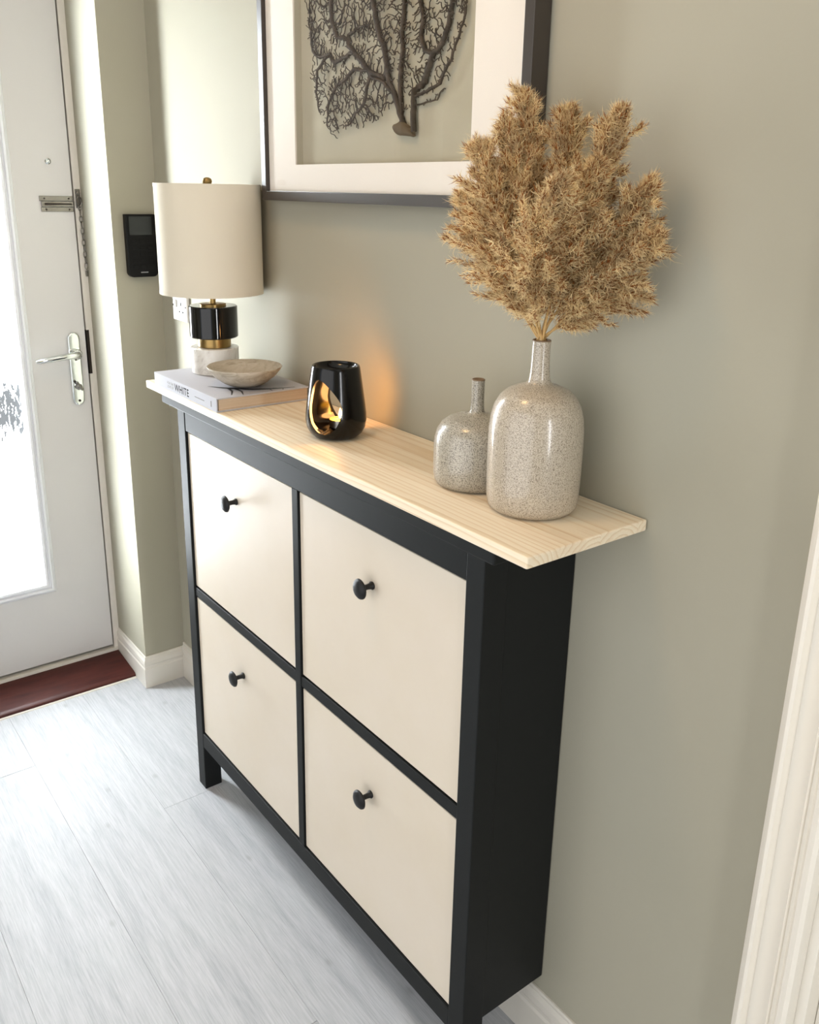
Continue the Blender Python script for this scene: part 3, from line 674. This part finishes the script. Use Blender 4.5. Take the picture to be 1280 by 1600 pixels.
# tips measured in the photograph, put at their own depth in the bunch
PL_ = [((818, 150), -.085, (.470, -.095, 1.36), .062, .55, 'tallest pampas plume, overlapping the corner of the picture frame', 64, .20),
       ((888, 182), -.060, (.500, -.070, 1.36), .060, .52, 'upright pampas plume in the middle, just right of the tallest one', 60, .22),
       ((967, 182), -.080, (.520, -.075, 1.33), .058, .50, 'pointed pampas plume rising at the upper right of the bunch', 60, .22),
       ((752, 235), -.150, (.455, -.150, 1.34), .056, .60, 'pampas plume leaning left in front of the white picture mount', 60, .20),
       ((730, 312), -.130, (.430, -.130, 1.31), .052, .60, 'leftmost pampas plume, its tip over the lower frame bar', 56, .20),
       ((1008, 300), -.070, (.545, -.070, 1.33), .056, .55, 'pampas plume leaning right, below the pointed one', 56, .24),
       ((1020, 370), -.070, (.560, -.080, 1.30), .050, .55, 'rightmost pampas plume reaching over the bare wall', 54, .22),
       ((975, 455), -.060, (.560, -.060, 1.285), .040, .50, 'lowest pampas plume arching down to the right', 48, .20),
       ((790, 400), -.140, (.455, -.140, 1.285), .044, .60, 'short pampas plume at the lower left of the bunch', 44, .36),
       ((880, 290), -.165, (.500, -.160, 1.31), .056, .55, 'foremost pampas plume in the centre of the bunch', 60, .18),
       ((792, 200), -.115, (.465, -.115, 1.35), .056, .5, 'pampas plume between the tallest one and the one leaning left', 56, .3),
       ((930, 260), -.110, (.525, -.120, 1.32), .056, .55, 'brown pampas plume between the centre and the pointed one', 56, .22)]
for (px_, py_), yy_, ct, ln, sprd, lab, nb_, st_ in PL_:
    plume(at_y(px_, py_, yy_), ct, ln, sprd, lab, nb_, st_)

# ------------------------------------------------------------------ framed dried coral
f0 = (.010, 0, 1.376); pic = empty('picture_frame', f0); tag(pic, 'black box frame holding a dried dark branching coral behind glass', 'picture')
fx0, fx1, fz0, fz1, fd, bw = -.3575, .378, 1.376, 2.18, .0315, .0178
fy = -.0012
for nm, poly in (('frame_bar', [(fx0, fz0), (fx1, fz0), (fx1-bw, fz0+bw), (fx0+bw, fz0+bw)]), ('frame_bar', [(fx1, fz0), (fx1, fz1), (fx1-bw, fz1-bw), (fx1-bw, fz0+bw)]),
                 ('frame_bar', [(fx1, fz1), (fx0, fz1), (fx0+bw, fz1-bw), (fx1-bw, fz1-bw)]), ('frame_bar', [(fx0, fz1), (fx0, fz0), (fx0+bw, fz0+bw), (fx0+bw, fz1-bw)])):
    bpart(nm, MB().prism(poly, 'xz', -fd, fy), 'frame', pic, .0008, o=f0)
bpart('backing', MB().box(fx0+bw, fx1-bw, -.0060, -.0015, fz0+bw, fz1-bw), 'linen', pic, o=f0)
mx0, mx1, mz0, mz1 = -.2395, .2545, 1.4412, 2.11
mb = MB(); xa, xb, za, zb = fx0+bw, fx1-bw, fz0+bw, fz1-bw
mb.box(xa, mx0, -.0226, -.0195, za, zb).box(mx1, xb, -.0226, -.0195, za, zb).box(mx0, mx1, -.0226, -.0195, za, mz0).box(mx0, mx1, -.0226, -.0195, mz1, zb)
bpart('mount', mb, 'mat', pic, o=f0)
bpart('inner_lining', MB().box(mx0-.003, mx0, -.0195, -.006, mz0-.003, mz1+.003).box(mx1, mx1+.003, -.0195, -.006, mz0-.003, mz1+.003).box(mx0, mx1, -.0195, -.006, mz0-.003, mz0).box(mx0, mx1, -.0195, -.006, mz1, mz1+.003), 'linen', pic, o=f0)
bpart('glass', MB().box(xa, xb, -.0250, -.0235, za, zb), 'glass', pic, o=f0)
# coral: branches grown towards scattered points inside the outline seen in the photograph
def W2d(px_, py_): q = at_y(px_, py_, -.013); return (q.x, q.z)
outline = [W2d(*q) for q in ((506, 190), (520, 214), (548, 200), (572, 196), (598, 186), (612, 160), (640, 170), (668, 165), (698, 140), (708, 105), (730, 45), (736, -20))]
outline += [(.235, 1.80), (.19, 1.94), (.06, 2.02), (-.09, 1.99), (-.18, 1.88)] + [W2d(*q) for q in ((482, -40), (478, 45), (484, 110), (494, 150))]
OP = np.array(outline)
def inside(pts):
    x, y = pts[:, 0], pts[:, 1]; r_ = np.zeros(len(pts), bool); j = len(OP)-1
    for i in range(len(OP)):
        xi, yi = OP[i]; xj, yj = OP[j]
        r_ ^= ((yi > y) != (yj > y)) & (x < (xj-xi)*(y-yi)/(yj-yi+1e-12)+xi); j = i
    return r_
nodes = []; par = []
def seed(pxs, y_, root=False):
    prev = -1
    if not root:               # join the nearest branch that is already there
        q = W2d(*pxs[0]); prev = int(np.argmin([math.hypot(n_[0]-q[0], n_[2]-q[1]) for n_ in nodes])); pxs = [None]+list(pxs)[1:]
    cur = W2d(*pxs[0]) if root else (nodes[prev][0], nodes[prev][2])
    if root: nodes.append(np.array((cur[0], y_, cur[1]))); par.append(-1); prev = len(nodes)-1
    for q in pxs[1:]:
        q1 = W2d(*q); k = max(1, int(math.dist(cur, q1)/.005))
        for i in range(1, k+1):
            t_ = i/k; nodes.append(np.array((cur[0]+(q1[0]-cur[0])*t_+rng.normal()*.0008, y_, cur[1]+(q1[1]-cur[1])*t_+rng.normal()*.0005))); par.append(prev); prev = len(nodes)-1
        cur = q1
seed([(633, 204), (626, 180), (617, 150), (608, 128), (604, 100), (600, 75), (590, 45), (584, 10), (572, -50), (560, -110)], -.0125, True)
seed([(648, 204), (647, 170), (649, 140)], -.0145, True)
seed([(649, 142), (663, 128), (668, 110), (676, 85), (690, 68), (700, 40), (706, 5), (712, -60)], -.012)
seed([(648, 152), (668, 143), (690, 130), (694, 115), (706, 95), (714, 70), (722, 45), (731, 15)], -.015)
seed([(626, 178), (624, 140), (625, 105), (628, 80), (627, 50), (630, 10), (640, -60)], -.011)
seed([(648, 165), (680, 155), (690, 138)], -.010)
seed([(604, 108), (598, 122), (575, 112), (560, 92), (543, 72), (542, 55), (560, 42), (578, 36)], -.010)
seed([(616, 145), (600, 128), (580, 120), (575, 140), (573, 160), (558, 178)], -.016)
seed([(575, 112), (553, 108), (538, 125), (525, 135), (512, 165), (510, 195)], -.012)
seed([(545, 92), (520, 98), (512, 85), (497, 90), (486, 80), (482, 55)], -.009)
seed([(512, 88), (498, 110), (496, 140), (500, 172)], -.0155)
seed([(543, 60), (528, 58), (520, 35), (518, 5), (525, -40)], -.014)
seed([(676, 85), (662, 78), (655, 55), (660, 30), (655, 0), (662, -60)], -.010)
STEP, KILL = .0040, .0046
for layer, (npts, ylo, yhi) in enumerate(((2500, -.0115, -.0085), (2500, -.0180, -.0150), (1800, -.0148, -.0116))):
    cand = np.column_stack([rng.uniform(-.235, .25, 9000), rng.uniform(1.47, 2.03, 9000)]); A = cand[inside(cand)][:npts]
    A3 = np.column_stack([A[:, 0], rng.uniform(ylo, yhi, len(A)), A[:, 1]])
    nd = np.full(len(A3), 9.); near = np.full(len(A3), -1); alive = np.ones(len(A3), bool); kid = {}
    for i_, p_ in enumerate(par): kid.setdefault(p_, []).append(i_)
    own = list(range(len(nodes))) if layer == 0 else [i for i in range(n_seed)]
    if layer == 0: n_seed = len(nodes)
    newi = own; INF = .018; turn = {}
    for it in range(260):
        NP_ = np.array([nodes[i] for i in newi]); al = np.where(alive)[0]
        if len(al) == 0: break
        d_ = np.linalg.norm((A3[al][:, None, :]-NP_[None])*np.array([1, .35, 1]), axis=2); j = d_.argmin(1); dm = d_[np.arange(len(al)), j]
        better = dm < nd[al]; nd[al[better]] = dm[better]; near[al[better]] = np.array(newi)[j[better]]
        alive[nd < KILL] = False
        al = np.where(alive & (nd < INF))[0]; grow = {}
        for a in al: grow.setdefault(near[a], []).append(a)
        new2 = []
        for k, ids in grow.items():
            d3 = A3[ids]-nodes[k]; d3 = (d3/np.linalg.norm(d3, axis=1)[:, None]).mean(0); d3 /= np.linalg.norm(d3)+1e-9
            if par[k] >= 0:
                h = nodes[k]-nodes[par[k]]; h = h/(np.linalg.norm(h)+1e-9); d3 = d3+.35*h
            w_ = turn.get(k, 0)+rng.normal()*.55; w_ = max(-.9, min(.9, w_)); c_, s_ = math.cos(w_), math.sin(w_)
            d3 = np.array([d3[0]*c_-d3[2]*s_, d3[1]*.4, d3[0]*s_+d3[2]*c_]); d3 /= np.linalg.norm(d3)+1e-9
            q = nodes[k]+d3*STEP; q[1] = min(-.0085, max(-.0180, q[1]))
            if min(np.linalg.norm(q-nodes[m_]) for m_ in [k]+([par[k]] if par[k] >= 0 else [])+kid.get(k, [])) < STEP*.5:
                alive[ids[0]] = False; continue
            nodes.append(q); par.append(k); m_ = len(nodes)-1; new2.append(m_); kid.setdefault(k, []).append(m_); turn[m_] = w_*.6
        if not new2:
            INF *= 1.5; new2 = [len(nodes)-1]
            if INF > .2: break
        newi = new2
cnt = np.zeros(len(nodes)); kids = [[] for _ in nodes]
for i, p_ in enumerate(par):
    if p_ >= 0: kids[p_].append(i)
for i in range(len(nodes)-1, -1, -1):
    if not kids[i]: cnt[i] = 1
    if par[i] >= 0: cnt[par[i]] += cnt[i]
rads = np.minimum(.0047, .00080*np.maximum(1, cnt)**.30)
tb = MB()
for i, p_ in enumerate(par):
    if p_ < 0: continue
    a, b_ = Vector(nodes[p_]), Vector(nodes[i]); e = (b_-a)
    if e.length < 1e-5: continue
    e.normalize(); ns_ = 4; n1 = e.orthogonal().normalized(); n2 = e.cross(n1); o_ = len(tb.v)
    ra, rb2 = min(rads[p_], rads[i]*1.35), rads[i]
    for c_, rr in ((a-e*float(rb2)*.4, ra), (b_+e*float(rb2)*.4, rb2)):
        tb.v += [tuple(c_+float(rr)*(n1*math.cos(2*PI*k/ns_)+n2*math.sin(2*PI*k/ns_))) for k in range(ns_)]
    tb.f += [(o_+k, o_+(k+1) % ns_, o_+ns_+(k+1) % ns_, o_+ns_+k) for k in range(ns_)]
bpart('coral', tb, 'twig', pic, o=f0, recalc=False, smooth=180)
# woody foot of the coral
bm = bmesh.new(); bmesh.ops.create_icosphere(bm, subdivisions=3, radius=1)
cx, cz = W2d(633, 200)
for vtx in bm.verts:
    q = vtx.co; k = 1+.18*math.sin(5*q.x+3*q.z)+.12*math.sin(9*q.x-4*q.y)
    vtx.co = Vector((cx+q.x*.0285*k, -.0135+q.y*.0058, cz-.002-q.x*.006+q.z*.0095*k))
me = bpy.data.meshes.new('coral_foot'); bm.to_mesh(me); bm.free()
for vtx in me.vertices: vtx.co -= Vector(f0)
link('coral_foot', me, 'stub', pic, smooth=60)
